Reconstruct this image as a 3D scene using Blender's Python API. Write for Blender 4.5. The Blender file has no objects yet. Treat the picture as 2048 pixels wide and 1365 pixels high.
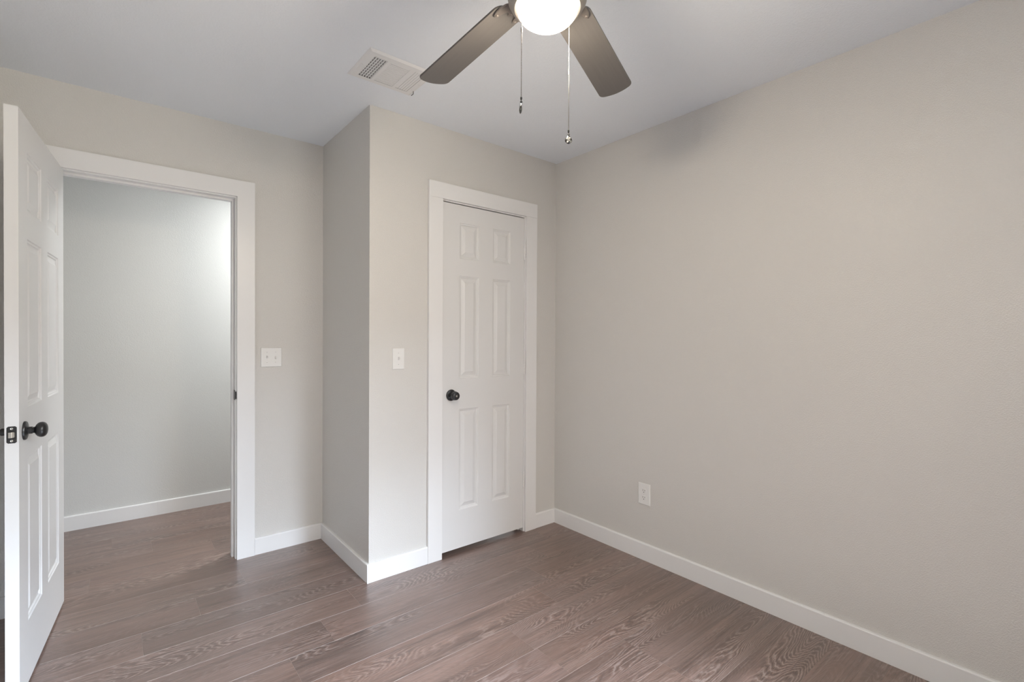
import bpy, bmesh, math, random
from mathutils import Vector, Matrix

random.seed(7)
S = bpy.context.scene
COL = S.collection
PI = math.pi

# ------------------------------------------------------------------ camera
CAM = Vector((-2.33197, -2.38064, 1.25902))
RIGHT = Vector((0.77353, -0.63373, 0.00503))
UP = Vector((0.00105, 0.00922, 0.99996))
FWD = Vector((0.63375, 0.77350, -0.00780))
cd = bpy.data.cameras.new('camera')
cd.sensor_fit = 'HORIZONTAL'
cd.sensor_width = 36.0
cd.lens = 972.27 / 2048 * 36.0
cd.clip_start = 0.02
cam = bpy.data.objects.new('camera', cd)
COL.objects.link(cam)
m3 = Matrix((RIGHT, UP, -FWD)).transposed()
cam.matrix_world = Matrix.Translation(CAM) @ m3.to_4x4()
S.camera = cam

# ------------------------------------------------------------------ view
S.view_settings.view_transform = 'Standard'
S.view_settings.look = 'None'
S.view_settings.gamma = 1.0
S.view_settings.use_curve_mapping = False
S.view_settings.exposure = 0.03

# ------------------------------------------------------------------ world + daylight
W = bpy.data.worlds.new('world')
S.world = W
W.use_nodes = True
nt = W.node_tree
nt.nodes.clear()
wo = nt.nodes.new('ShaderNodeOutputWorld')
wb = nt.nodes.new('ShaderNodeBackground')
sky = nt.nodes.new('ShaderNodeTexSky')
sky.sky_type = 'HOSEK_WILKIE'
sky.sun_direction = Vector((0.3, 0.6, 0.75)).normalized()
sky.turbidity = 4.0
nt.links.new(sky.outputs[0], wb.inputs[0])
wb.inputs[1].default_value = 0.3
nt.links.new(wb.outputs[0], wo.inputs[0])


def area(name, loc, target, sx, sy, power, color, spread=180):
    ld = bpy.data.lights.new(name, 'AREA')
    ld.shape = 'RECTANGLE'
    ld.size, ld.size_y = sx, sy
    ld.energy = power
    ld.color = color
    ld.spread = math.radians(spread)
    o = bpy.data.objects.new(name, ld)
    COL.objects.link(o)
    o.location = loc
    d = Vector(target) - Vector(loc)
    o.rotation_euler = d.to_track_quat('-Z', 'Y').to_euler()
    return o


# area lamps as sky outside the window behind the photographer, plus two added fills
area('window_daylight', (0.3, -6.6, 4.9), (-1.2, -3.05, 1.4), 2.4, 2.4, 2650, (0.68, 0.82, 1.0))
area('window_low_sky', (0.55, -7.0, 3.7), (-1.2, -3.05, 1.4), 2.4, 1.6, 720, (0.72, 0.85, 1.0))
area('window_wide_fill', (-1.1, -7.0, 3.0), (-1.1, -3.05, 1.4), 7.0, 3.6, 400, (1.0, 0.92, 0.85))  # added fill lamp, lifts the low right side of the room
area('window_ceiling_fill', (1.0, -6.0, -0.9), (-1.1, -3.05, 1.4), 5.0, 4.0, 490, (1.0, 0.945, 0.80))  # added lamp shining up through the window to brighten the ceiling
# ceiling light of the hallway beyond the open door
hl = area('hall_ceiling_light', (-1.0, 1.36, 2.41), (-1.0, 1.36, 0), 0.32, 0.32, 33, (0.98, 1.0, 0.995))

H = 2.44       # ceiling height
A = 1.323      # closet width
B = 0.7136     # depth of the closet jog
XL = -2.95    # left wall
YF = -3.05     # wall behind the camera
YH = 1.831     # far hallway wall
BH, BT = 0.095, 0.014   # baseboard


# ------------------------------------------------------------------ materials
def srgb(r, g, b):
    f = lambda c: (c / 255 / 12.92) if c / 255 <= 0.04045 else ((c / 255 + 0.055) / 1.055) ** 2.4
    return (f(r), f(g), f(b), 1)


def mat(name, color, rough=0.5, metal=0.0, spec=0.5, emit=None, estr=0.0):
    m = bpy.data.materials.new(name)
    m.use_nodes = True
    b = m.node_tree.nodes['Principled BSDF']
    b.inputs['Base Color'].default_value = color if len(color) == 4 else (*color, 1)
    b.inputs['Roughness'].default_value = rough
    b.inputs['Metallic'].default_value = metal
    b.inputs['Specular IOR Level'].default_value = spec
    if emit:
        b.inputs['Emission Color'].default_value = (*emit, 1)
        b.inputs['Emission Strength'].default_value = estr
    return m


def N(m, t, **kw):
    n = m.node_tree.nodes.new(t)
    for k, v in kw.items():
        setattr(n, k, v)
    return n


def L(m, a, b):
    m.node_tree.links.new(a, b)


def math_node(m, op, a, b=None, c=None):
    n = N(m, 'ShaderNodeMath', operation=op)
    for i, v in enumerate((a, b, c)):
        if v is None:
            continue
        if isinstance(v, (int, float)):
            n.inputs[i].default_value = v
        else:
            L(m, v, n.inputs[i])
    return n.outputs[0]


def add_bump(m, height_socket, strength, dist):
    bp = N(m, 'ShaderNodeBump')
    bp.inputs['Strength'].default_value = strength
    bp.inputs['Distance'].default_value = dist
    L(m, height_socket, bp.inputs['Height'])
    L(m, bp.outputs[0], m.node_tree.nodes['Principled BSDF'].inputs['Normal'])


def orange_peel(m, scale=215, strength=0.27, dist=0.0033):
    g = N(m, 'ShaderNodeTexCoord')
    n1 = N(m, 'ShaderNodeTexNoise')
    n1.inputs['Scale'].default_value = scale
    n1.inputs['Detail'].default_value = 2.0
    n1.inputs['Roughness'].default_value = 0.5
    L(m, g.outputs['Object'], n1.inputs['Vector'])
    r = N(m, 'ShaderNodeMapRange')
    r.inputs[1].default_value = 0.42
    r.inputs[2].default_value = 0.66
    L(m, n1.outputs[0], r.inputs[0])
    add_bump(m, r.outputs[0], strength, dist)


M_WALL = mat('wall_paint_greige', (0.67, 0.655, 0.63), 0.37, spec=0.5)
orange_peel(M_WALL)
M_HALL = mat('hall_paint', (0.67, 0.675, 0.662), 0.5, spec=0.35)
orange_peel(M_HALL, 210, 0.11, 0.003)
M_CEIL = mat('ceiling_paint', (0.84, 0.875, 0.92), 0.8, spec=0.2)
orange_peel(M_CEIL, 140, 0.22, 0.003)
M_TRIM = mat('trim_paint_white', (0.81, 0.81, 0.81), 0.32, spec=0.45)
M_DOOR = mat('door_paint_white', (0.74, 0.74, 0.738), 0.36, spec=0.45)
M_PLATE = mat('plastic_white', (0.80, 0.80, 0.79), 0.3)
M_SLOT = mat('slot_dark', (0.02, 0.02, 0.02), 0.6)
M_BLACK = mat('matte_black_metal', (0.012, 0.012, 0.013), 0.33, metal=0.0, spec=0.6)
M_NICKEL = mat('brushed_nickel', (0.44, 0.41, 0.38), 0.36, metal=1.0)
M_IRON = mat('blade_iron_bronze', (0.22, 0.195, 0.18), 0.4, metal=0.7)
M_STEEL = mat('latch_steel', (0.62, 0.60, 0.56), 0.3, metal=1.0)
M_GUN = mat('gunmetal', (0.11, 0.11, 0.105), 0.25, metal=1.0)
M_CHAIN = mat('chain_metal', (0.27, 0.26, 0.25), 0.28, metal=1.0)
M_VENT = mat('vent_white_enamel', (0.80, 0.80, 0.80), 0.45)
M_VENTSHADE = mat('duct_shade_grey', (0.16, 0.16, 0.16), 0.7)  # flat grey that paints the shade seen between the louvers
M_CLOSET = mat('closet_drywall', (0.4, 0.38, 0.36), 0.7)
M_BOWL = mat('frosted_glass_lit', (0.9, 0.89, 0.87), 0.35, emit=(1.0, 0.965, 0.92), estr=2.2)
_nt = M_BOWL.node_tree
_mx = _nt.nodes.new('ShaderNodeMixShader')
_tr = _nt.nodes.new('ShaderNodeBsdfTransparent')
_mx.inputs[0].default_value = 0.2
_nt.links.new(_tr.outputs[0], _mx.inputs[1])
_nt.links.new(_nt.nodes['Principled BSDF'].outputs[0], _mx.inputs[2])
_nt.links.new(_mx.outputs[0], _nt.nodes['Material Output'].inputs['Surface'])
M_GLASS = bpy.data.materials.new('window_glass')
M_GLASS.use_nodes = True
_n = M_GLASS.node_tree
_n.nodes.clear()
_o = _n.nodes.new('ShaderNodeOutputMaterial')
_mx = _n.nodes.new('ShaderNodeMixShader')
_t = _n.nodes.new('ShaderNodeBsdfTransparent')
_g = _n.nodes.new('ShaderNodeBsdfGlossy')
_g.inputs['Roughness'].default_value = 0.02
_mx.inputs[0].default_value = 0.06
_n.links.new(_t.outputs[0], _mx.inputs[1])
_n.links.new(_g.outputs[0], _mx.inputs[2])
_n.links.new(_mx.outputs[0], _o.inputs[0])

# fan blade: satin taupe with a faint lengthwise grain
M_BLADE = mat('fan_blade_taupe', (0.10, 0.09, 0.083), 0.38, spec=0.5)
_tc = N(M_BLADE, 'ShaderNodeTexCoord')
_mp = N(M_BLADE, 'ShaderNodeMapping')
_mp.inputs['Scale'].default_value = (6, 160, 1)
L(M_BLADE, _tc.outputs['Object'], _mp.inputs[0])
_nz = N(M_BLADE, 'ShaderNodeTexNoise')
_nz.inputs['Scale'].default_value = 1.0
L(M_BLADE, _mp.outputs[0], _nz.inputs['Vector'])
_cr = N(M_BLADE, 'ShaderNodeValToRGB')
_cr.color_ramp.elements[0].color = (0.078, 0.072, 0.069, 1)
_cr.color_ramp.elements[1].color = (0.100, 0.093, 0.089, 1)
L(M_BLADE, _nz.outputs[0], _cr.inputs[0])
L(M_BLADE, _cr.outputs[0], M_BLADE.node_tree.nodes['Principled BSDF'].inputs['Base Color'])


def floor_material():
    m = mat('floor_oak_plank', (0.2, 0.16, 0.14), 0.4, spec=0.85)
    uv = N(m, 'ShaderNodeUVMap')
    uv.uv_map = 'plank'
    at = N(m, 'ShaderNodeAttribute')
    at.attribute_name = 'tone'
    sx = N(m, 'ShaderNodeSeparateXYZ')
    L(m, uv.outputs[0], sx.inputs[0])
    U, V = sx.outputs[0], sx.outputs[1]

    def vec(su, sv, w=0.0):
        c = N(m, 'ShaderNodeCombineXYZ')
        L(m, math_node(m, 'MULTIPLY', U, su), c.inputs[0])
        L(m, math_node(m, 'MULTIPLY', V, sv), c.inputs[1])
        c.inputs[2].default_value = w
        return c.outputs[0]

    def noise(v, detail=2.0, rough=0.5, dist=0.0):
        n = N(m, 'ShaderNodeTexNoise')
        n.inputs['Scale'].default_value = 1.0
        n.inputs['Detail'].default_value = detail
        n.inputs['Roughness'].default_value = rough
        n.inputs['Distortion'].default_value = dist
        L(m, v, n.inputs['Vector'])
        return n.outputs[0]

    def ramp(x, lo, hi, a=0.0, b=1.0):
        r = N(m, 'ShaderNodeMapRange', interpolation_type='SMOOTHSTEP')
        r.inputs[1].default_value, r.inputs[2].default_value = lo, hi
        r.inputs[3].default_value, r.inputs[4].default_value = a, b
        L(m, x, r.inputs[0])
        return r.outputs[0]

    # growth rings: contour lines of a slow field stretched along the plank
    field = noise(vec(1.45, 7.0, 3.1), 1.0, 0.35)
    wig = noise(vec(9, 46, 1.7), 3.0, 0.62)
    f = math_node(m, 'MULTIPLY_ADD', field, 44.0, math_node(m, 'MULTIPLY', wig, 2.4))
    f = math_node(m, 'ADD', f, math_node(m, 'MULTIPLY', V, 38.0))
    tri = math_node(m, 'MULTIPLY', math_node(m, 'PINGPONG', f, 0.5), 2.0)
    line = ramp(tri, 0.60, 0.95)                    # thin pale line
    dark = ramp(tri, 0.50, 0.05)                    # dark valley
    amount = ramp(noise(vec(1.1, 6.0, 8.0), 1.0), 0.42, 0.66, 0.15, 1.0)
    # open pores and fine limed streaks
    brk = noise(vec(14, 90, 6.3), 2.0, 0.5)
    pores = noise(vec(5.0, 230, 0.3), 3.0, 0.7)
    pore = ramp(pores, 0.50, 0.66)
    limed = math_node(m, 'MULTIPLY', ramp(noise(vec(3.2, 170, 9.1), 3.0, 0.7), 0.53, 0.68), ramp(brk, 0.36, 0.6))
    streak = noise(vec(1.6, 42, 5.5), 4.0, 0.62)
    patch = noise(vec(1.1, 7, 2.2), 2.0, 0.5)

    ramp_c = N(m, 'ShaderNodeValToRGB')
    e = ramp_c.color_ramp.elements
    e[0].position, e[0].color = 0.34, FLOOR_DARK
    e[1].position, e[1].color = 0.66, FLOOR_LIGHT
    L(m, math_node(m, 'MULTIPLY_ADD', streak, 0.65, math_node(m, 'MULTIPLY', patch, 0.35)), ramp_c.inputs[0])

    def mixc(fac, a, col, blend='MIX'):
        x = N(m, 'ShaderNodeMix', data_type='RGBA', blend_type=blend)
        if isinstance(fac, (int, float)):
            x.inputs[0].default_value = fac
        else:
            L(m, fac, x.inputs[0])
        L(m, a, x.inputs[6])
        if isinstance(col, tuple):
            x.inputs[7].default_value = col
        else:
            L(m, col, x.inputs[7])
        return x.outputs[2]

    c = ramp_c.outputs[0]
    c = mixc(ramp(noise(vec(1.8, 5, 12.0), 2.0), 0.50, 0.68, 0.0, 0.55), c, FLOOR_RED)
    c = mixc(math_node(m, 'MULTIPLY', math_node(m, 'MULTIPLY', dark, amount), 0.60), c, FLOOR_RING)
    c = mixc(math_node(m, 'MULTIPLY', pore, 0.5), c, FLOOR_RING)
    c = mixc(math_node(m, 'MULTIPLY', limed, 0.42), c, FLOOR_LINE)
    c = mixc(math_node(m, 'MULTIPLY', math_node(m, 'MULTIPLY', line, amount), math_node(m, 'MULTIPLY_ADD', brk, 0.9, 0.12)), c, FLOOR_LINE)
    tone = N(m, 'ShaderNodeMix', data_type='RGBA', blend_type='MULTIPLY')
    tone.inputs[0].default_value = 1.0
    L(m, c, tone.inputs[6])
    L(m, at.outputs['Color'], tone.inputs[7])
    bsdf = m.node_tree.nodes['Principled BSDF']
    bsdf.inputs['IOR'].default_value = 1.85
    L(m, tone.outputs[2], bsdf.inputs['Base Color'])
    rr = N(m, 'ShaderNodeMapRange')
    rr.inputs[3].default_value, rr.inputs[4].default_value = 0.30, 0.44
    L(m, streak, rr.inputs[0])
    L(m, rr.outputs[0], bsdf.inputs['Roughness'])
    hgt = math_node(m, 'MULTIPLY_ADD', line, 0.6, math_node(m, 'MULTIPLY', pore, -0.5))
    add_bump(m, hgt, 0.18, 0.0015)
    return m


FLOOR_DARK = srgb(88, 66, 57)
FLOOR_LIGHT = srgb(140, 112, 101)
FLOOR_RED = srgb(124, 95, 84)
FLOOR_RING = srgb(64, 48, 42)
FLOOR_LINE = srgb(164, 146, 138)
M_FLOOR = floor_material()
M_GROOVE_GLINT = mat('floor_groove_glint', srgb(160, 146, 138), 0.45)  # pale colour paints the glint of light along the plank bevels


# ------------------------------------------------------------------ mesh helpers
def new_bm():
    return bmesh.new()


def box(bm, x0, x1, y0, y1, z0, z1):
    vs = [bm.verts.new((x, y, z)) for z in (z0, z1) for (x, y) in ((x0, y0), (x1, y0), (x1, y1), (x0, y1))]
    for f in ((3, 2, 1, 0), (4, 5, 6, 7), (0, 1, 5, 4), (1, 2, 6, 5), (2, 3, 7, 6), (3, 0, 4, 7)):
        bm.faces.new([vs[i] for i in f])


def prism(bm, poly, z0, z1):
    """Vertical prism over a counter-clockwise plan polygon."""
    a = [bm.verts.new((x, y, z0)) for x, y in poly]
    b = [bm.verts.new((x, y, z1)) for x, y in poly]
    n = len(poly)
    bm.faces.new(a[::-1])
    bm.faces.new(b)
    for i in range(n):
        j = (i + 1) % n
        bm.faces.new((a[i], a[j], b[j], b[i]))


def extrude_profile(bm, prof, origin, du, dv, dl, length):
    """Closed profile in (u, v) swept along dl."""
    o, du, dv, dl = Vector(origin), Vector(du), Vector(dv), Vector(dl)
    a = [bm.verts.new(o + du * u + dv * v) for u, v in prof]
    b = [bm.verts.new(o + du * u + dv * v + dl * length) for u, v in prof]
    n = len(prof)
    bm.faces.new(a)
    bm.faces.new(b[::-1])
    for i in range(n):
        j = (i + 1) % n
        bm.faces.new((a[j], a[i], b[i], b[j]))


def lathe(bm, prof, n=48, axis='Z', center=(0, 0, 0), cap=True):
    """Revolve (r, h) points about an axis through center."""
    c = Vector(center)
    rings = []
    for r, h in prof:
        if r < 1e-6:
            p = {'Z': (0, 0, h), 'Y': (0, h, 0), 'X': (h, 0, 0)}[axis]
            rings.append([bm.verts.new(c + Vector(p))])
            continue
        ring = []
        for i in range(n):
            t = 2 * PI * i / n
            p = {'Z': (r * math.cos(t), r * math.sin(t), h),
                 'Y': (r * math.cos(t), h, r * math.sin(t)),
                 'X': (h, r * math.cos(t), r * math.sin(t))}[axis]
            ring.append(bm.verts.new(c + Vector(p)))
        rings.append(ring)
    for a, b in zip(rings, rings[1:]):
        if len(a) == 1 and len(b) == 1:
            continue
        for i in range(n):
            j = (i + 1) % n
            if len(a) == 1:
                bm.faces.new((a[0], b[i], b[j]))
            elif len(b) == 1:
                bm.faces.new((a[i], a[j], b[0]))
            else:
                bm.faces.new((a[i], a[j], b[j], b[i]))
    if cap:
        for r in (rings[0], rings[-1]):
            if len(r) > 2:
                bm.faces.new(r)


def obj(name, bm, material, parent=None, smooth=False, bevel=0.0, seg=2, angle=35):
    bmesh.ops.recalc_face_normals(bm, faces=bm.faces)
    me = bpy.data.meshes.new(name)
    bm.to_mesh(me)
    bm.free()
    me.materials.append(material)
    o = bpy.data.objects.new(name, me)
    COL.objects.link(o)
    if smooth:
        me.shade_auto_smooth(angle=math.radians(angle)) if hasattr(me, 'shade_auto_smooth') else None
        for p in me.polygons:
            p.use_smooth = True
        try:
            me.set_sharp_from_angle(angle=math.radians(angle))
        except Exception:
            pass
    if bevel:
        md = o.modifiers.new('bevel', 'BEVEL')
        md.width = bevel
        md.segments = seg
        md.limit_method = 'ANGLE'
        md.angle_limit = math.radians(40)
    if parent:
        o.parent = parent
    return o


def tag(o, label, cat, kind=None, group=None):
    o['label'] = label
    o['category'] = cat
    if kind:
        o['kind'] = kind
    if group:
        o['group'] = group
    return o


def empty(name, loc=(0, 0, 0), rotz=0.0):
    o = bpy.data.objects.new(name, None)
    o.empty_display_size = 0.1
    COL.objects.link(o)
    o.location = loc
    o.rotation_euler = (0, 0, rotz)
    return o


def copy_tree(o, parent=None):
    c = o.copy()
    COL.objects.link(c)
    if parent:
        c.parent = parent
    for ch in list(o.children):
        copy_tree(ch, c)
    return c


# ------------------------------------------------------------------ floor (planks run along X)
PW, PL = 0.187, 1.22
KNOWN = {0: -2.243, -1: -1.437, -2: -1.626, 2: -1.812, 7: -2.342, 4: -2.428, -3: -1.803, -4: -0.702, -5: -1.02}
X0, X1 = -3.6, 0.6
bm = new_bm()
uvl = bm.loops.layers.uv.new('plank')
tone_l = bm.loops.layers.color.new('tone')
G = 0.0005
row = math.floor((YF - 0.1) / PW)
while row * PW < YH + 0.1:
    ya, yb = row * PW, (row + 1) * PW
    s = KNOWN.get(row, random.uniform(0, PL))
    x = s - math.ceil((s - X0) / PL) * PL
    while x < X1:
        xa, xb = max(x, X0), min(x + PL, X1)
        if xb - xa > 0.01:
            ou, ov = random.uniform(0, 60), random.uniform(0, 30)
            t = random.uniform(0.94, 1.05)
            w = random.uniform(-0.008, 0.02)
            col = (t * (1 + w), t, t * (1 - w), 1)
            flip = random.choice((1, -1))
            # top face plus a tiny chamfer down to the groove
            ring = []
            for g, z in ((0.0, -0.0008), (G, 0.0)):
                ring.append([bm.verts.new(p) for p in ((xa + g, ya + g, z), (xb - g, ya + g, z), (xb - g, yb - g, z), (xa + g, yb - g, z))])
            fs = [bm.faces.new(ring[1])]
            fs[0].material_index = 0
            for i in range(4):
                j = (i + 1) % 4
                q = bm.faces.new((ring[0][i], ring[0][j], ring[1][j], ring[1][i]))
                q.material_index = 1
                fs.append(q)
            for f in fs:
                for lp in f.loops:
                    lp[uvl].uv = (ou + flip * (lp.vert.co.x - x), ov + (lp.vert.co.y - ya))
                    lp[tone_l] = col
        x += PL
    row += 1
box(bm, X0, X1, YF - 0.1, YH + 0.1, -0.05, -0.0008)
floor = obj('floor', bm, M_FLOOR)
floor.data.materials.append(M_GROOVE_GLINT)
tag(floor, 'grey-brown oak-look plank floor running from the room into the hallway', 'floor', 'structure')

# ------------------------------------------------------------------ ceiling and walls
bm = new_bm()
box(bm, X0, X1, YF - 0.1, YH + 0.1, H, H + 0.1)
tag(obj('ceiling', bm, M_CEIL), 'flat light grey textured ceiling', 'ceiling', 'structure')

WB = 0.116                     # thickness of the wall with the doorway
OX0, OX1, OZ = -2.574, -1.786, 2.051     # rough doorway opening
CX0, CX1, CZ = -0.912, -0.262, 2.052     # rough closet opening

bm = new_bm()
prism(bm, [(0, 0), (0, YF), (0.1, YF), (0.1, 0.1)], 0, H)
tag(obj('wall_right', bm, M_WALL), 'wide blank greige wall on the right with one outlet', 'wall', 'structure')

bm = new_bm()
prism(bm, [(-A, 0), (CX0, 0), (CX0, 0.1), (-A + 0.1, 0.1)], 0, H)
prism(bm, [(CX0, 0), (CX1, 0), (CX1, 0.1), (CX0, 0.1)], CZ, H)
prism(bm, [(CX1, 0), (0, 0), (0.1, 0.1), (CX1, 0.1)], 0, H)
tag(obj('wall_closet_front', bm, M_WALL), 'greige wall that holds the closed closet door', 'wall', 'structure')

bm = new_bm()
prism(bm, [(-A, 0), (-A + 0.1, 0.1), (-A + 0.1, B), (-A, B)], 0, H)
tag(obj('wall_closet_side', bm, M_WALL), 'narrow shaded greige wall forming the side of the closet', 'wall', 'structure')

bm = new_bm()
prism(bm, [(XL, B), (OX0, B), (OX0, B + WB), (XL, B + WB)], 0, H)
prism(bm, [(OX0, B), (OX1, B), (OX1, B + WB), (OX0, B + WB)], OZ, H)
prism(bm, [(OX1, B), (0.1, B), (0.1, B + WB), (OX1, B + WB)], 0, H)
wb_ = obj('wall_back', bm, M_WALL)
tag(wb_, 'greige wall with the open doorway to the hallway', 'wall', 'structure')

bm = new_bm()
prism(bm, [(XL - 0.1, YF), (XL, YF), (XL, B + WB), (XL - 0.1, B + WB)], 0, H)
tag(obj('wall_left', bm, M_WALL), 'greige side wall behind the open door', 'wall', 'structure')

# wall behind the camera with its window
WX0, WX1, WZ0, WZ1 = -2.15, -0.42, 0.50, 2.08
bm = new_bm()
prism(bm, [(XL - 0.1, YF - 0.1), (WX0, YF - 0.1), (WX0, YF), (XL - 0.1, YF)], 0, H)
prism(bm, [(WX1, YF - 0.1), (0.1, YF - 0.1), (0.1, YF), (WX1, YF)], 0, H)
prism(bm, [(WX0, YF - 0.1), (WX1, YF - 0.1), (WX1, YF), (WX0, YF)], 0, WZ0)
prism(bm, [(WX0, YF - 0.1), (WX1, YF - 0.1), (WX1, YF), (WX0, YF)], WZ1, H)
tag(obj('wall_front', bm, M_WALL), 'greige wall with the window behind the camera', 'wall', 'structure')

bm = new_bm()
f_ = 0.045
for x0, x1, z0, z1 in ((WX0, WX0 + f_, WZ0, WZ1), (WX1 - f_, WX1, WZ0, WZ1), (WX0 + f_, WX1 - f_, WZ0, WZ0 + f_),
                       (WX0 + f_, WX1 - f_, WZ1 - f_, WZ1), (WX0 + f_, WX1 - f_, 1.33, 1.365)):
    box(bm, x0, x1, YF - 0.075, YF - 0.025, z0, z1)
win = obj('window_1', bm, M_TRIM)
tag(win, 'white framed window behind the camera', 'window', 'structure')
bm = new_bm()
box(bm, WX0 + f_, WX1 - f_, YF - 0.053, YF - 0.047, WZ0 + f_, WZ1 - f_)
obj('pane', bm, M_GLASS, win)

# hallway
bm = new_bm()
box(bm, X0, X1, YH, YH + 0.1, 0, H)
tag(obj('wall_hall', bm, M_HALL), 'pale grey hallway wall seen through the doorway', 'wall', 'structure')
bm = new_bm()
box(bm, X0, X0 + 0.1, B + WB, YH, 0, H)
tag(obj('wall_hall_left', bm, M_HALL), 'hallway end wall out of view on the left', 'wall', 'structure')
bm = new_bm()
box(bm, X1 - 0.1, X1, B + WB, YH, 0, H)
tag(obj('wall_hall_right', bm, M_HALL), 'hallway end wall out of view on the right', 'wall', 'structure')
bm = new_bm()
box(bm, X0, XL - 0.1, B, B + WB, 0, H)
tag(obj('wall_hall_side', bm, M_HALL), 'hallway wall out of view beside the bedroom', 'wall', 'structure')


# ------------------------------------------------------------------ baseboards (top edge eased)
def baseboard(name, p, q, nrm, label, ext0=0.0, ext1=0.0):
    """From p to q along the wall; nrm points into the room."""
    p, q = Vector((*p, 0)), Vector((*q, 0))
    d = (q - p).normalized()
    n = Vector((*nrm, 0))
    ln = (q - p).length
    prof = [(0, 0), (BT, 0), (BT, BH - 0.005), (BT - 0.002, BH - 0.0015), (BT - 0.005, BH), (0, BH)]
    bm = new_bm()
    o = p - d * ext0
    extrude_profile(bm, prof, o, n, (0, 0, 1), d, ln + ext0 + ext1)
    b = obj(name, bm, M_TRIM)
    tag(b, label, 'baseboard', 'structure')
    return b


baseboard('baseboard_right', (0, YF), (0, 0), (-1, 0), 'long white baseboard along the blank right wall')
baseboard('baseboard_closet_right', (-0.1955, 0), (-BT, 0), (0, -1), 'short white baseboard between closet door casing and corner')
baseboard('baseboard_closet_left', (-A, 0), (-0.9835, 0), (0, -1), 'white baseboard left of the closet door casing', ext0=BT)
baseboard('baseboard_closet_side', (-A, 0), (-A, B), (-1, 0), 'white baseboard along the side wall of the closet')
baseboard('baseboard_back', (-1.7065, B), (-A - BT, B), (0, -1), 'white baseboard between doorway casing and closet side')
baseboard('baseboard_back_left', (XL, B), (-2.662, B), (0, -1), 'short white baseboard behind the open door')
baseboard('baseboard_left', (XL, YF), (XL, B - BT), (1, 0), 'white baseboard along the left wall behind the open door')
baseboard('baseboard_hall', (X0 + 0.1, YH), (-2.094, YH), (0, -1), 'white hallway baseboard left of its butt joint')
baseboard('baseboard_hall_right', (-2.0935, YH), (X1 - 0.1, YH), (0, -1), 'white hallway baseboard right of its butt joint')


# ------------------------------------------------------------------ door casings and jambs
def cased_opening(name, xa, xb, ztop, yface, ythick, w, t, jt, stop_y, label, proud=0.001, ease=0.0015):
    """xa..xb: finished opening; casing on the room side (facing -Y)."""
    rv = 0.006
    root = empty(name, ((xa + xb) / 2, yface, 0))
    ox, oy = root.location.x, root.location.y

    def part(nm, boxes, bev=ease):
        bm = new_bm()
        for b in boxes:
            box(bm, b[0] - ox, b[1] - ox, b[2] - oy, b[3] - oy, b[4], b[5])
        return obj(nm, bm, M_TRIM, root, bevel=bev)
    zc = ztop + rv
    part('side_casing', [(xa - rv - w, xa - rv, yface - t, yface, 0, zc)])
    part('side_casing', [(xb + rv, xb + rv + w, yface - t, yface, 0, zc)])
    part('head_casing', [(xa - rv - w, xb + rv + w, yface - t - proud, yface, zc, zc + w)])
    part('jamb', [(xa - jt, xa, yface, yface + ythick, 0, ztop)], 0.001)
    part('jamb', [(xb, xb + jt, yface, yface + ythick, 0, ztop)], 0.001)
    part('head_jamb', [(xa - jt, xb + jt, yface, yface + ythick, ztop, ztop + jt)], 0.001)
    s0, s1 = stop_y
    part('door_stop', [(xa, xa + 0.011, yface + s0, yface + s1, 0, ztop - 0.011),
                       (xb - 0.011, xb, yface + s0, yface + s1, 0, ztop - 0.011),
                       (xa, xb, yface + s0, yface + s1, ztop - 0.011, ztop)], 0.001)
    tag(root, label, 'door frame', 'structure')
    return root


frame1 = cased_opening('trim_1', -2.556, -1.804, 2.033, B, WB, 0.090, 0.018, 0.018, (0.040, 0.078),
                       'white flat casing around the open hallway doorway', 0.0, 0.0003)
frame2 = cased_opening('trim_2', -0.893, -0.2815, 2.031, 0.0, 0.1, 0.0895, 0.018, 0.018, (0.040, 0.072),
                       'white flat casing around the closed closet door')

# strike plate on the right jamb of the doorway
bm = new_bm()
# flat plate let into the jamb with a curved lip wrapping its room-side edge
box(bm, -0.0016, 0.0, 0.001, 0.036, -0.028, 0.028)
prof = [(-0.0016, 0.002), (-0.0016, -0.006), (0.0005, -0.0085), (0.0035, -0.0095), (0.0035, -0.0078), (0.0012, -0.0068), (0.0003, -0.0055), (0.0, 0.002)]
extrude_profile(bm, prof, (0, 0, -0.021), (1, 0, 0), (0, 1, 0), (0, 0, 1), 0.042)
o = obj('strike_plate', bm, M_BLACK, frame1, bevel=0.0006)
sp_label = 'black strike plate'
o.location = (-1.804 - frame1.location.x, 0, 0.925)
o['label'] = sp_label


# ------------------------------------------------------------------ six-panel doors
ROWS = [(0.222, 0.812), (0.990, 1.588), (1.690, 1.896)]      # panels, measured from the door bottom


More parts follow.
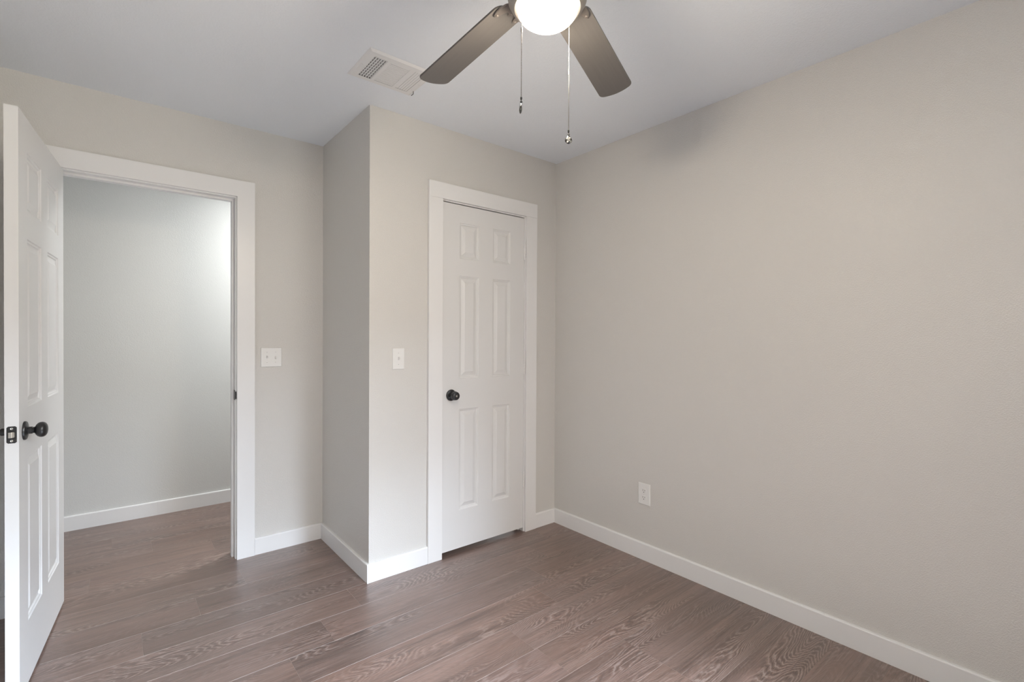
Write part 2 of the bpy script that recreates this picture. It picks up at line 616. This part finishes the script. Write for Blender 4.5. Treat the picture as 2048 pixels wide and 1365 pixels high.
def six_panel(width, height, thick, stile, mull):
    """Moulded door in the x-z plane; y = 0 front face (facing -Y), y = thick back."""
    pw = (width - 2 * stile - mull) / 2
    cols = [(stile, stile + pw), (stile + pw + mull, width - stile)]
    xs = [0, *cols[0], *cols[1], width]
    zs = [0] + [z for r in ROWS for z in r] + [height]
    bm = new_bm()
    prof = [(0, 0), (0.0030, 0.0036), (0.0085, 0.0052), (0.0115, 0.0092), (0.0165, 0.0100), (0.0185, 0.0096), (0.0365, 0.0030), (0.0385, 0.0020)]
    for side in (0, 1):
        y = lambda d: d if side == 0 else thick - d
        for i in range(len(xs) - 1):
            for k in range(len(zs) - 1):
                x0, x1, z0, z1 = xs[i], xs[i + 1], zs[k], zs[k + 1]
                if i in (1, 3) and k in (1, 3, 5):
                    rings = []
                    for o_, d in prof:
                        rings.append([bm.verts.new((x, y(d), z)) for x, z in ((x0 + o_, z0 + o_), (x1 - o_, z0 + o_), (x1 - o_, z1 - o_), (x0 + o_, z1 - o_))])
                    for a, b in zip(rings, rings[1:]):
                        for q in range(4):
                            r = (q + 1) % 4
                            bm.faces.new((a[q], a[r], b[r], b[q]))
                    bm.faces.new(rings[-1])
                else:
                    bm.faces.new([bm.verts.new((x, y(0), z)) for x, z in ((x0, z0), (x1, z0), (x1, z1), (x0, z1))])
    for i in range(len(xs) - 1):
        for z in (0, height):
            bm.faces.new([bm.verts.new(p) for p in ((xs[i], 0, z), (xs[i + 1], 0, z), (xs[i + 1], thick, z), (xs[i], thick, z))])
    for k in range(len(zs) - 1):
        for x in (0, width):
            bm.faces.new([bm.verts.new(p) for p in ((x, 0, zs[k]), (x, thick, zs[k]), (x, thick, zs[k + 1]), (x, 0, zs[k + 1]))])
    bmesh.ops.remove_doubles(bm, verts=bm.verts, dist=1e-5)
    return bm


def knob_bm(sign=-1, kind='ball'):
    """Turned knob on the y axis; y grows outward by sign."""
    bm = new_bm()
    if kind == 'ball':
        neck = [(0.0125, 0.006), (0.0125, 0.026), (0.0105, 0.0265), (0.0105, 0.031), (0.0120, 0.034)]
        body = [(0.0185, 0.0375), (0.0235, 0.0425), (0.0262, 0.0490), (0.0268, 0.0550), (0.0258, 0.0610), (0.0225, 0.0668), (0.0165, 0.0710), (0.0085, 0.0732), (0, 0.0738)]
    else:
        neck = [(0.0125, 0.006), (0.0125, 0.022), (0.0150, 0.026)]
        body = [(0.0225, 0.0300), (0.0258, 0.0340), (0.0262, 0.0375), (0.0245, 0.0400), (0.0250, 0.0420), (0.0240, 0.0540), (0.0215, 0.0590), (0.0150, 0.0615), (0.0105, 0.0618), (0.0100, 0.0600), (0, 0.0600)]
    k = 0.83 if kind == 'ball' else 1.0
    lathe(bm, [(r, sign * h * k) for r, h in neck + body], 40, 'Y', cap=False)
    return bm


def rosette_bm(sign=-1):
    bm = new_bm()
    lathe(bm, [(0, 0), (0.0325, 0), (0.0328, sign * 0.003), (0.0310, sign * 0.0065), (0.0250, sign * 0.0085), (0.0160, sign * 0.0095), (0.0135, sign * 0.0110), (0, sign * 0.0110)], 48, 'Y', cap=False)
    return bm


def hinge(parent, loc, leafs):
    """Painted butt hinge: five-knuckle barrel with pin tips and a sliver of leaf."""
    bm = new_bm()
    h = 0.097
    k = h / 5
    for i in range(5):
        z0 = -h / 2 + i * k
        lathe(bm, [(0.0, z0 + 0.0006), (0.0050, z0 + 0.0006), (0.0058, z0 + 0.0014), (0.0058, z0 + k - 0.0014), (0.0050, z0 + k - 0.0006), (0.0, z0 + k - 0.0006)], 16)
    for s in (1, -1):
        lathe(bm, [(0, s * (h / 2 - 0.001)), (0.0046, s * (h / 2 - 0.001)), (0.0046, s * (h / 2 + 0.002)), (0.003, s * (h / 2 + 0.004)), (0, s * (h / 2 + 0.0045))], 16, cap=False)
    for x0, x1, y0, y1 in leafs:
        box(bm, x0, x1, y0, y1, -h / 2 + 0.0008, h / 2 - 0.0008)
    o = obj('hinge', bm, M_TRIM, parent, smooth=True)
    o.location = loc
    return o


# closet door: closed, hinged on the right
D2X0, D2W, D2H = -0.890, 0.6055, 1.9985
door2 = empty('door_2', (D2X0, 0.0, 0.0265))
lf = obj('door_leaf', six_panel(D2W, D2H, 0.035, 0.1135, 0.102), M_DOOR, door2, smooth=True, angle=12)
kz = 0.924 - 0.0265
kn = obj('door_knob', knob_bm(-1, 'button'), M_BLACK, door2, smooth=True)
kn.location = (0.057, 0, kz)
kn['label'] = 'black round knob with keyhole'
ro = obj('rosette', rosette_bm(-1), M_BLACK, kn, smooth=True)
bm = new_bm()
lathe(bm, [(0, -0.0605), (0.0035, -0.0605), (0.0042, -0.0600), (0.0050, -0.0600), (0.0052, -0.0612), (0.0040, -0.0622), (0.0026, -0.0622), (0.0020, -0.0612), (0, -0.0612)], 20, 'Y', cap=False)
obj('keyhole', bm, M_STEEL, kn, smooth=True)
for z in (1.8055, 1.0715, 0.339):
    hinge(door2, (D2W + 0.0015, -0.0058, z - 0.0265), [(-0.0055, -0.0005, 0.0035, 0.0055), (0.0003, 0.0018, 0.003, 0.02)])
tag(door2, 'closed white six-panel closet door with black knob and painted hinges', 'door', 'structure')

# hallway door: swung open into the room, seen nearly edge-on
ANG = math.radians(180 - 4.95 + 90 - 360)
P_HINGE = Vector((-2.5135, 0.7035, 0.012))          # far corner of the visible face
dirv = Vector((-2.5802, -0.0585, 0)) - Vector((P_HINGE.x, P_HINGE.y, 0))
D1W = 0.7625
ang = math.atan2(dirv.y, dirv.x)
door1 = empty('door_1', P_HINGE, ang)
# local x runs hinge -> free edge; visible face is local +y, so thickness goes to -y
D1H = 2.016
bm = six_panel(D1W, D1H, 0.035, 0.1135, 0.106)
bmesh.ops.translate(bm, verts=bm.verts, vec=(0, -0.035, 0))
lf = obj('door_leaf', bm, M_DOOR, door1, smooth=True, angle=12)
KZ = 0.912
for s, nm in ((1, 'visible'), (-1, 'rear')):
    kn = obj('door_knob', knob_bm(s, 'ball'), M_BLACK, door1, smooth=True)
    kn.location = (D1W - 0.066, 0 if s > 0 else -0.035, KZ)
    kn['label'] = 'black round door knob' if s > 0 else 'black knob on the far face of the door'
    obj('rosette', rosette_bm(s), M_BLACK, kn, smooth=True)
bm = new_bm()
# latch face plate with clipped corners, on the free edge
hw, hh, c_ = 0.0125, 0.0285, 0.004
poly = [(-hw, -hh + c_), (-hw + c_, -hh), (hw - c_, -hh), (hw, -hh + c_), (hw, hh - c_), (hw - c_, hh), (-hw + c_, hh), (-hw, hh - c_)]
extrude_profile(bm, poly, (0, 0, 0), (0, 1, 0), (0, 0, 1), (1, 0, 0), 0.0016)
lp = obj('latch_plate', bm, M_BLACK, door1, bevel=0.0003)
lp.location = (D1W - 0.0002, -0.0175, KZ - 0.002)
lp['label'] = 'black latch plate on the door edge'
bm = new_bm()
bolt = [(-0.0088, 0.0), (-0.0088, 0.0035), (-0.0070, 0.0080), (0.0010, 0.0095), (0.0065, 0.0060), (0.0088, 0.0012), (0.0088, 0.0)]
n = len(bolt)
hgt = [0.0085, 0.0095, 0.0095, 0.0095, 0.0092, 0.0080, 0.0060]
lo = [bm.verts.new((u, v, -hgt[i])) for i, (v, u) in enumerate(bolt)]
up = [bm.verts.new((u, v, hgt[i])) for i, (v, u) in enumerate(bolt)]
bm.faces.new(lo)
bm.faces.new(up[::-1])
for i in range(n):
    j = (i + 1) % n
    bm.faces.new((lo[i], lo[j], up[j], up[i]))
bo = obj('latch_bolt', bm, M_STEEL, lp, bevel=0.0008)
bo['label'] = 'bright steel latch bolt'
for s in (1, -1):
    bm = new_bm()
    lathe(bm, [(0.0012, 0.0016), (0.0030, 0.0016), (0.0037, 0.0022), (0.0030, 0.0026), (0.0014, 0.0020), (0.0012, 0.0016)], 20, 'X', (0, 0, s * 0.0205), cap=False)
    obj('screw', bm, M_STEEL, lp, smooth=True)
for z in (1.82, 1.08, 0.30):
    hinge(door1, (-0.006, -0.041, z), [(0.0, 0.004, 0.004, 0.0055)])
tag(door1, 'white six-panel door standing open against the left wall', 'door', 'structure')


# ------------------------------------------------------------------ wall plates
def plate_bm(w, h, d=0.0055):
    bm = new_bm()
    b_ = 0.0032
    rings = []
    for o_, y in ((0, 0), (0, -d + 0.0026), (0.0009, -d + 0.0010), (b_, -d)):
        rings.append([bm.verts.new((x, y, z)) for x, z in ((-w / 2 + o_, -h / 2 + o_), (w / 2 - o_, -h / 2 + o_), (w / 2 - o_, h / 2 - o_), (-w / 2 + o_, h / 2 - o_))])
    for a, b in zip(rings, rings[1:]):
        for q in range(4):
            r = (q + 1) % 4
            bm.faces.new((a[q], a[r], b[r], b[q]))
    bm.faces.new(rings[-1])
    bm.faces.new(rings[0][::-1])
    return bm


def screw_obj(parent, x, z, y):
    bm = new_bm()
    lathe(bm, [(0, y - 0.0006), (0.0022, y - 0.0005), (0.0030, y + 0.0002), (0.0030, y + 0.0012)], 20, 'Y', (x, 0, z), cap=False)
    o = obj('screw', bm, M_PLATE, parent, smooth=True)
    bm = new_bm()
    box(bm, x - 0.0023, x + 0.0023, y - 0.0007, y - 0.0001, z - 0.0004, z + 0.0004)
    obj('screw_slot', bm, M_SLOT, parent)
    return o


def toggle_obj(parent, x, up=True, y=-0.0055):
    bm = new_bm()
    box(bm, x - 0.0049, x + 0.0049, y - 0.0005, y + 0.001, -0.0118, 0.0118)
    o = obj('toggle_slot', bm, M_TRIM, parent)
    bm = new_bm()
    s = 1 if up else -1
    prof = [(0.0, -0.0075 * s), (-0.0125, 0.0040 * s), (-0.0142, 0.0085 * s), (-0.0118, 0.0108 * s), (0.0, 0.0080 * s)]
    extrude_profile(bm, prof, (x - 0.0036, y, 0), (0, 1, 0), (0, 0, 1), (1, 0, 0), 0.0072)
    return obj('toggle', bm, M_PLATE, parent, bevel=0.0008)


sw2 = empty('light_switch', (-1.619, B, 1.135))
obj('cover_plate', plate_bm(0.112, 0.112), M_PLATE, sw2)
for x, u in ((-0.023, True), (0.023, False)):
    toggle_obj(sw2, x, u)
    for z in (0.030, -0.030):
        screw_obj(sw2, x, z, -0.0055)
tag(sw2, 'white double toggle switch plate on the wall right of the open doorway', 'light switch', group='light switches')

sw1 = empty('light_switch', (-1.163, 0.0, 1.1415))
obj('cover_plate', plate_bm(0.0675, 0.112), M_PLATE, sw1)
toggle_obj(sw1, 0.0, True)
for z in (0.030, -0.030):
    screw_obj(sw1, 0.0, z, -0.0055)
tag(sw1, 'white single toggle switch plate left of the closet door', 'light switch', group='light switches')

ot = empty('wall_outlet', (0.0, -0.729, 0.3715), -PI / 2)
obj('cover_plate', plate_bm(0.0775, 0.120), M_PLATE, ot)
for s in (1, -1):
    zc = s * 0.0195
    bm = new_bm()
    pts = []
    for i in range(32):
        t = 2 * PI * i / 32
        x, z = 0.0172 * math.cos(t), 0.0172 * math.sin(t)
        pts.append((x, max(-0.0142, min(0.0142, z))))
    extrude_profile(bm, pts, (0, -0.0068, zc), (1, 0, 0), (0, 0, 1), (0, 1, 0), 0.003)
    bmesh.ops.remove_doubles(bm, verts=bm.verts, dist=1e-5)
    rc = obj('receptacle', bm, M_PLATE, ot, bevel=0.0004)
    bm = new_bm()
    box(bm, -0.0072, -0.0052, -0.0072, -0.006, zc - 0.0015, zc + 0.0065)
    obj('slot', bm, M_SLOT, rc)
    bm = new_bm()
    box(bm, 0.0052, 0.0072, -0.0072, -0.006, zc - 0.0008, zc + 0.0058)
    obj('slot', bm, M_SLOT, rc)
    bm = new_bm()
    lathe(bm, [(0, -0.0072), (0.0024, -0.0072), (0.0024, -0.006)], 16, 'Y', (0, 0, zc - 0.0082), cap=False)
    obj('ground_hole', bm, M_SLOT, rc)
screw_obj(ot, 0, 0, -0.0055)
tag(ot, 'white duplex electrical outlet low on the right wall', 'outlet')

# ------------------------------------------------------------------ ceiling air register
VX0, VX1, VY0, VY1 = -1.521, -1.212, -0.471, -0.211
vent = empty('ceiling_vent', ((VX0 + VX1) / 2, (VY0 + VY1) / 2, H))
vx, vy = vent.location.x, vent.location.y
sect = [(-1.485, -1.427), (-1.410, -1.321), (-1.305, -1.247)]
SY0, SY1 = -0.432, -0.249
VT = 0.007


def vbox(bm, x0, x1, y0, y1, z0, z1):
    box(bm, x0 - vx, x1 - vx, y0 - vy, y1 - vy, z0, z1)


bm = new_bm()
# stamped face: sloped rim, flat field with three openings
rim = []
for o_, z in ((0, -0.0005), (0.012, -VT)):
    rim.append([bm.verts.new((x - vx, y - vy, z)) for x, y in ((VX0 + o_, VY0 + o_), (VX1 - o_, VY0 + o_), (VX1 - o_, VY1 - o_), (VX0 + o_, VY1 - o_))])
for q in range(4):
    r = (q + 1) % 4
    bm.faces.new((rim[0][q], rim[0][r], rim[1][r], rim[1][q]))
xs = [VX0 + 0.012] + [v for s in sect for v in s] + [VX1 - 0.012]
ys = [VY0 + 0.012, SY0, SY1, VY1 - 0.012]
for i in range(len(xs) - 1):
    for k in range(3):
        if k == 1 and i in (1, 3, 5):
            continue
        bm.faces.new([bm.verts.new((x - vx, y - vy, -VT)) for x, y in ((xs[i], ys[k]), (xs[i + 1], ys[k]), (xs[i + 1], ys[k + 1]), (xs[i], ys[k + 1]))])
bmesh.ops.remove_doubles(bm, verts=bm.verts, dist=1e-5)
obj('frame', bm, M_VENT, vent)
bm = new_bm()
vbox(bm, VX0 + 0.02, VX1 - 0.02, VY0 + 0.02, VY1 - 0.02, -0.0012, -0.0004)  # shallow sheet, its grey stands in for shade inside the duct
obj('duct_shade_sheet', bm, M_VENTSHADE, vent)


def louver(bm, c, axis, length, wid, tilt):
    """Thin tilted blade; axis is its long direction."""
    dx, dz = wid / 2 * math.cos(tilt), wid / 2 * math.sin(tilt)
    t = 0.0007
    cx, cy, cz = c
    if axis == 'Y':
        prof = [(-dx, -dz - t), (dx, dz - t), (dx, dz + t), (-dx, -dz + t)]
        extrude_profile(bm, prof, (cx, cy - length / 2, cz), (1, 0, 0), (0, 0, 1), (0, 1, 0), length)
    else:
        extrude_profile(bm, [(-dx, -dz - t), (dx, dz - t), (dx, dz + t), (-dx, -dz + t)], (cx - length / 2, cy, cz), (0, 1, 0), (0, 0, 1), (1, 0, 0), length)


ln = SY1 - SY0
for si, (a, b) in enumerate(sect):
    bm = new_bm()
    if si == 1:
        n = 15
        for i in range(n):
            y = SY0 + (i + 0.5) * ln / n
            louver(bm, ((a + b) / 2 - vx, y - vy, -0.0058), 'X', b - a, 0.0096, math.radians(-3))
    else:
        n = 5
        for i in range(n + (1 if si == 0 else 0)):
            x = a + (i + (0.0 if si == 0 else 0.5)) * (b - a) / n
            louver(bm, (x - vx, (SY0 + SY1) / 2 - vy, -0.0054), 'Y', ln, 0.0058 if si == 0 else 0.0100, math.radians(-38 if si == 0 else -2))
    obj('louver_bank', bm, M_VENT, vent)
bm = new_bm()
a, b = sect[0]
for i in range(9):
    y = SY0 + (i + 0.5) * ln / 9
    louver(bm, ((a + b) / 2 - vx, y - vy, -0.0024), 'X', b - a, 0.009, math.radians(12))
obj('damper', bm, M_VENT, vent)
bm = new_bm()
# damper lever poking out of the right-hand end
lx, ly = -1.222 - vx, -0.262 - vy
box(bm, lx - 0.001, lx + 0.001, ly - 0.011, ly + 0.011, -0.020, -0.0175)
box(bm, lx - 0.001, lx + 0.001, ly - 0.011, ly - 0.008, -0.0175, -0.006)
lv = obj('damper_lever', bm, M_GUN, vent)
for sx_ in (VX0 + 0.018, VX1 - 0.018):
    bm = new_bm()
    lathe(bm, [(0, -VT - 0.0016), (0.0025, -VT - 0.0012), (0.0036, -VT), ], 16, 'Z', (sx_ - vx, (VY0 + VY1) / 2 - vy, 0), cap=False)
    obj('screw', bm, M_VENT, vent, smooth=True)
tag(vent, 'white rectangular air vent with louvers in the ceiling', 'air vent')

# ------------------------------------------------------------------ ceiling fan
FC = Vector((-1.516, -1.514))
fan = empty('ceiling_fan', (FC.x, FC.y, H))
fz = lambda z: z - H
bm = new_bm()
lathe(bm, [(0, fz(H)), (0.062, fz(H)), (0.065, fz(2.425)), (0.058, fz(2.395)), (0.030, fz(2.375)), (0, fz(2.375))], 64, cap=False)
obj('canopy', bm, M_NICKEL, fan, smooth=True)
bm = new_bm()
lathe(bm, [(0, fz(2.38)), (0.0125, fz(2.38)), (0.0125, fz(2.24)), (0, fz(2.24))], 32, cap=False)
obj('downrod', bm, M_NICKEL, fan, smooth=True)
bm = new_bm()
lathe(bm, [(0, fz(2.25)), (0.035, fz(2.248)), (0.080, fz(2.235)), (0.098, fz(2.21)), (0.100, fz(2.160)), (0.090, fz(2.142)), (0.076, fz(2.134)), (0, fz(2.134))], 64, cap=False)
obj('motor_housing', bm, M_NICKEL, fan, smooth=True)
bm = new_bm()
lathe(bm, [(0, fz(2.136)), (0.060, fz(2.136)), (0.062, fz(2.110)), (0.090, fz(2.104)), (0.0972, fz(2.097)), (0.0978, fz(2.0885)), (0.0948, fz(2.0745)), (0.0880, fz(2.0625)), (0.0800, fz(2.0573)), (0.0752, fz(2.0582)), (0.0740, fz(2.0640)), (0, fz(2.0680))], 72, cap=False)
obj('light_fitter', bm, M_NICKEL, fan, smooth=True)
bm = new_bm()
prof = []
for i in range(15):
    t = (i / 14) * PI / 2
    prof.append((0.0745 * math.cos(t) if i < 14 else 0.0, fz(2.0600) - 0.0469 * math.sin(t)))
lathe(bm, [(0.0725, fz(2.0640)), (0.0745, fz(2.0622))] + prof, 64, cap=False)
bowl = obj('light_bowl', bm, M_BOWL, fan, smooth=True, angle=80)
bowl['label'] = 'lit frosted glass bowl'
bl = bpy.data.lights.new('fan_bulb', 'POINT')
bl.energy = 31.5
bl.color = (1.0, 0.87, 0.69)
bl.shadow_soft_size = 0.055
bulb = bpy.data.objects.new('fan_bulb', bl)
COL.objects.link(bulb)
bulb.parent = fan
bulb.location = (0, 0, fz(2.033))

# blades: five, 72 degrees apart, pitched and drooping slightly
R_ = 0.53
Q = dict(th=1.616, phi=-0.179, w1=0.099, w2=0.110, droop=0.097, off=-0.004, zb=2.119)


def blade_mesh():
    bm = new_bm()
    r0 = 0.130
    wid = lambda r: Q['w1'] + (Q['w2'] - Q['w1']) * (r - 0.17) / (R_ - 0.17)
    out = []
    cr0 = 0.026
    # root, rounded corners
    for i in range(9):
        t = PI + (PI / 2) * i / 8
        out.append((r0 + cr0 + cr0 * math.cos(t), -wid(r0) / 2 + cr0 + cr0 * math.sin(t)))
    # outer end: gently curved with small rounded corners
    cr, sag, w = 0.013, 0.014, wid(R_) / 2
    tip = lambda y: R_ - sag * (y / w) ** 2

    def corner(p, q, r):
        for i in range(9):
            t = i / 8
            out.append(tuple(p[k] * (1 - t) ** 2 + 2 * q[k] * t * (1 - t) + r[k] * t * t for k in (0, 1)))
    corner((R_ - sag - cr, -w), (R_ - sag, -w), (tip(-w + cr), -w + cr))
    for i in range(1, 16):
        y = (-w + cr) * (1 - i / 8)
        out.append((tip(y), y))
    corner((tip(w - cr), w - cr), (R_ - sag, w), (R_ - sag - cr, w))
    for i in range(9):
        t = PI / 2 + (PI / 2) * i / 8
        out.append((r0 + cr0 + cr0 * math.cos(t), wid(r0) / 2 - cr0 + cr0 * math.sin(t)))
    th = 0.0055
    a = [bm.verts.new((x, y, -th / 2)) for x, y in out]
    b = [bm.verts.new((x, y, th / 2)) for x, y in out]
    bm.faces.new(a[::-1])
    bm.faces.new(b)
    for i in range(len(out)):
        j = (i + 1) % len(out)
        bm.faces.new((a[i], a[j], b[j], b[i]))
    return bm


def iron_mesh():
    """Blade iron: arm from the motor that spreads into a curved plate under the blade root."""
    bm = new_bm()
    half = [(0.075, 0.013), (0.092, 0.016), (0.106, 0.026), (0.118, 0.038), (0.134, 0.0435), (0.152, 0.0435), (0.166, 0.039), (0.170, 0.032), (0.164, 0.026),
            (0.148, 0.022), (0.138, 0.016), (0.140, 0.009), (0.148, 0.005), (0.152, 0.0)]
    out = [(x, -y) for x, y in half] + [(x, y) for x, y in half[-2::-1]]
    zf = lambda x: -0.0062
    a = [bm.verts.new((x, y, zf(x) - 0.0025)) for x, y in out]
    b = [bm.verts.new((x, y, zf(x) + 0.0035)) for x, y in out]
    bm.faces.new(a[::-1])
    bm.faces.new(b)
    for i in range(len(out)):
        j = (i + 1) % len(out)
        bm.faces.new((a[i], a[j], b[j], b[i]))
    return bm


blade0 = obj('fan_blade', blade_mesh(), M_BLADE, fan, bevel=0.0012)
iron0 = obj('blade_iron', iron_mesh(), M_IRON, blade0, bevel=0.002)
for x, y in ((0.160, -0.033), (0.160, 0.033), (0.141, 0.0)):
    bm = new_bm()
    lathe(bm, [(0, -0.0112), (0.0026, -0.0108), (0.0041, -0.0096), (0.0043, -0.0080)], 16, 'Z', (x, y, 0), cap=False)
    obj('screw', bm, M_IRON, blade0, smooth=True)


def blade_matrix(k):
    t = Q['th'] - k * 2 * PI / 5
    rot = Matrix.Rotation(t, 4, 'Z')
    droop = Matrix.Rotation(math.atan(Q['droop']), 4, 'Y')       # +Y rotation lowers +X
    pitch = Matrix.Rotation(Q['phi'], 4, 'X')
    base = Matrix.Translation((0, 0, fz(Q['zb']) + Q['droop'] * 0.17))
    return base @ rot @ Matrix.Translation((0, Q['off'], 0)) @ droop @ pitch


for k in range(5):
    b = blade0 if k == 0 else copy_tree(blade0, fan)
    b.matrix_local = blade_matrix(k)


# pull chains
def chain(x, y, z_top, z_end, z_joint, pend):
    bm = new_bm()
    z = z_top
    ico = []
    while z > z_end:
        bmesh.ops.create_icosphere(bm, subdivisions=1, radius=0.00145, matrix=Matrix.Translation((0, 0, z)))
        z -= 0.00365
    # fine wire linking the beads
    lathe(bm, [(0.0005, z_top), (0.0005, z_end)], 6)
    ch = obj('pull_chain', bm, M_CHAIN, fan, smooth=True)
    ch.location = (x - FC.x, y - FC.y, -H)
    bm = new_bm()
    lathe(bm, [(0, z_joint + 0.0055), (0.0018, z_joint + 0.005), (0.0020, z_joint), (0.0018, z_joint - 0.005), (0, z_joint - 0.0055)], 14, cap=False)
    obj('chain_connector', bm, M_CHAIN, ch, smooth=True)
    pt, pb = pend[0], pend[1]
    bm = new_bm()
    lathe(bm, [(0, pt + 0.0105), (0.0022, pt + 0.010), (0.0024, pt + 0.0055), (0.0014, pt + 0.005), (0.0012, pt + 0.001), (0.0026, pt), (0.0030, pt - 0.0015), (0.0016, pt - 0.003), (0, pt - 0.003)], 14, cap=False)
    obj('pendant_cap', bm, M_GUN, ch, smooth=True)
    return ch


def teardrop(hh, ww, dd, ang):
    """Lens-shaped teardrop pendant, hanging down from z = 0."""
    bm = new_bm()
    n = 28
    prof = []
    for i in range(n + 1):
        u = i / n
        r = math.sin(PI * u ** 1.55) ** 0.8 if 0 < u < 1 else 0.0
        prof.append((r, -hh * u))
    m = 24
    rings = []
    for r, z in prof:
        if r == 0:
            rings.append([bm.verts.new((0, 0, z))])
        else:
            rings.append([bm.verts.new((r * ww / 2 * math.cos(2 * PI * j / m), r * dd / 2 * math.sin(2 * PI * j / m), z)) for j in range(m)])
    for a, b in zip(rings, rings[1:]):
        for j in range(m):
            q = (j + 1) % m
            if len(a) == 1:
                bm.faces.new((a[0], b[j], b[q]))
            elif len(b) == 1:
                bm.faces.new((a[j], a[q], b[0]))
            else:
                bm.faces.new((a[j], a[q], b[q], b[j]))
    bmesh.ops.rotate(bm, verts=bm.verts, matrix=Matrix.Rotation(ang, 3, 'Z'))
    return bm


yaw = math.atan2(RIGHT.y, RIGHT.x)
lx, ly = -1.607, -1.5248
c1 = chain(lx, ly, 2.0808, 1.8132, 1.9648, (1.8011, 1.7724))
pd = obj('pendant', teardrop(0.0295, 0.0065, 0.019, yaw), M_GUN, c1, smooth=True)
pd.location = (0, 0, 1.8015)
pd.rotation_euler = (0, math.radians(5), 0)
pd['label'] = 'dark teardrop pendant seen edge-on'
c1['label'] = 'nearer beaded pull chain'
rx, ry = -1.4222, -1.4965
c2 = chain(rx, ry, 2.0808, 1.7937, 1.9425, (1.7846, 1.7591))
pd = obj('pendant', teardrop(0.0252, 0.0187, 0.0078, yaw), M_GUN, c2, smooth=True)
pd.location = (0, 0, 1.7846)
pd['label'] = 'dark teardrop pendant with bright scrollwork'
c2['label'] = 'farther beaded pull chain with ornate pendant'
bm = new_bm()
# raised scrollwork on both faces of the pendant
for sgn in (1, -1):
    for cx, cz, r0, turns, ph in ((0.0, -0.0162, 0.0045, 1.6, 0.3), (0.0030, -0.0108, 0.0022, 1.3, 2.0), (-0.0031, -0.0204, 0.0022, 1.3, 4.0)):
        last = None
        n = 26
        for i in range(n + 1):
            t = ph + turns * 2 * PI * i / n
            r = r0 * (1 - 0.8 * i / n)
            p = Vector((cx + r * math.cos(t), sgn * 0.0037, cz + r * math.sin(t)))
            bmesh.ops.create_icosphere(bm, subdivisions=1, radius=0.0006, matrix=Matrix.Translation(p))
bmesh.ops.rotate(bm, verts=bm.verts, matrix=Matrix.Rotation(yaw, 3, 'Z'))
sc = obj('scrollwork', bm, M_STEEL, c2, smooth=True)
sc.location = (0, 0, 1.7846)
tag(fan, 'five-blade taupe ceiling fan with lit bowl and two pull chains', 'ceiling fan')
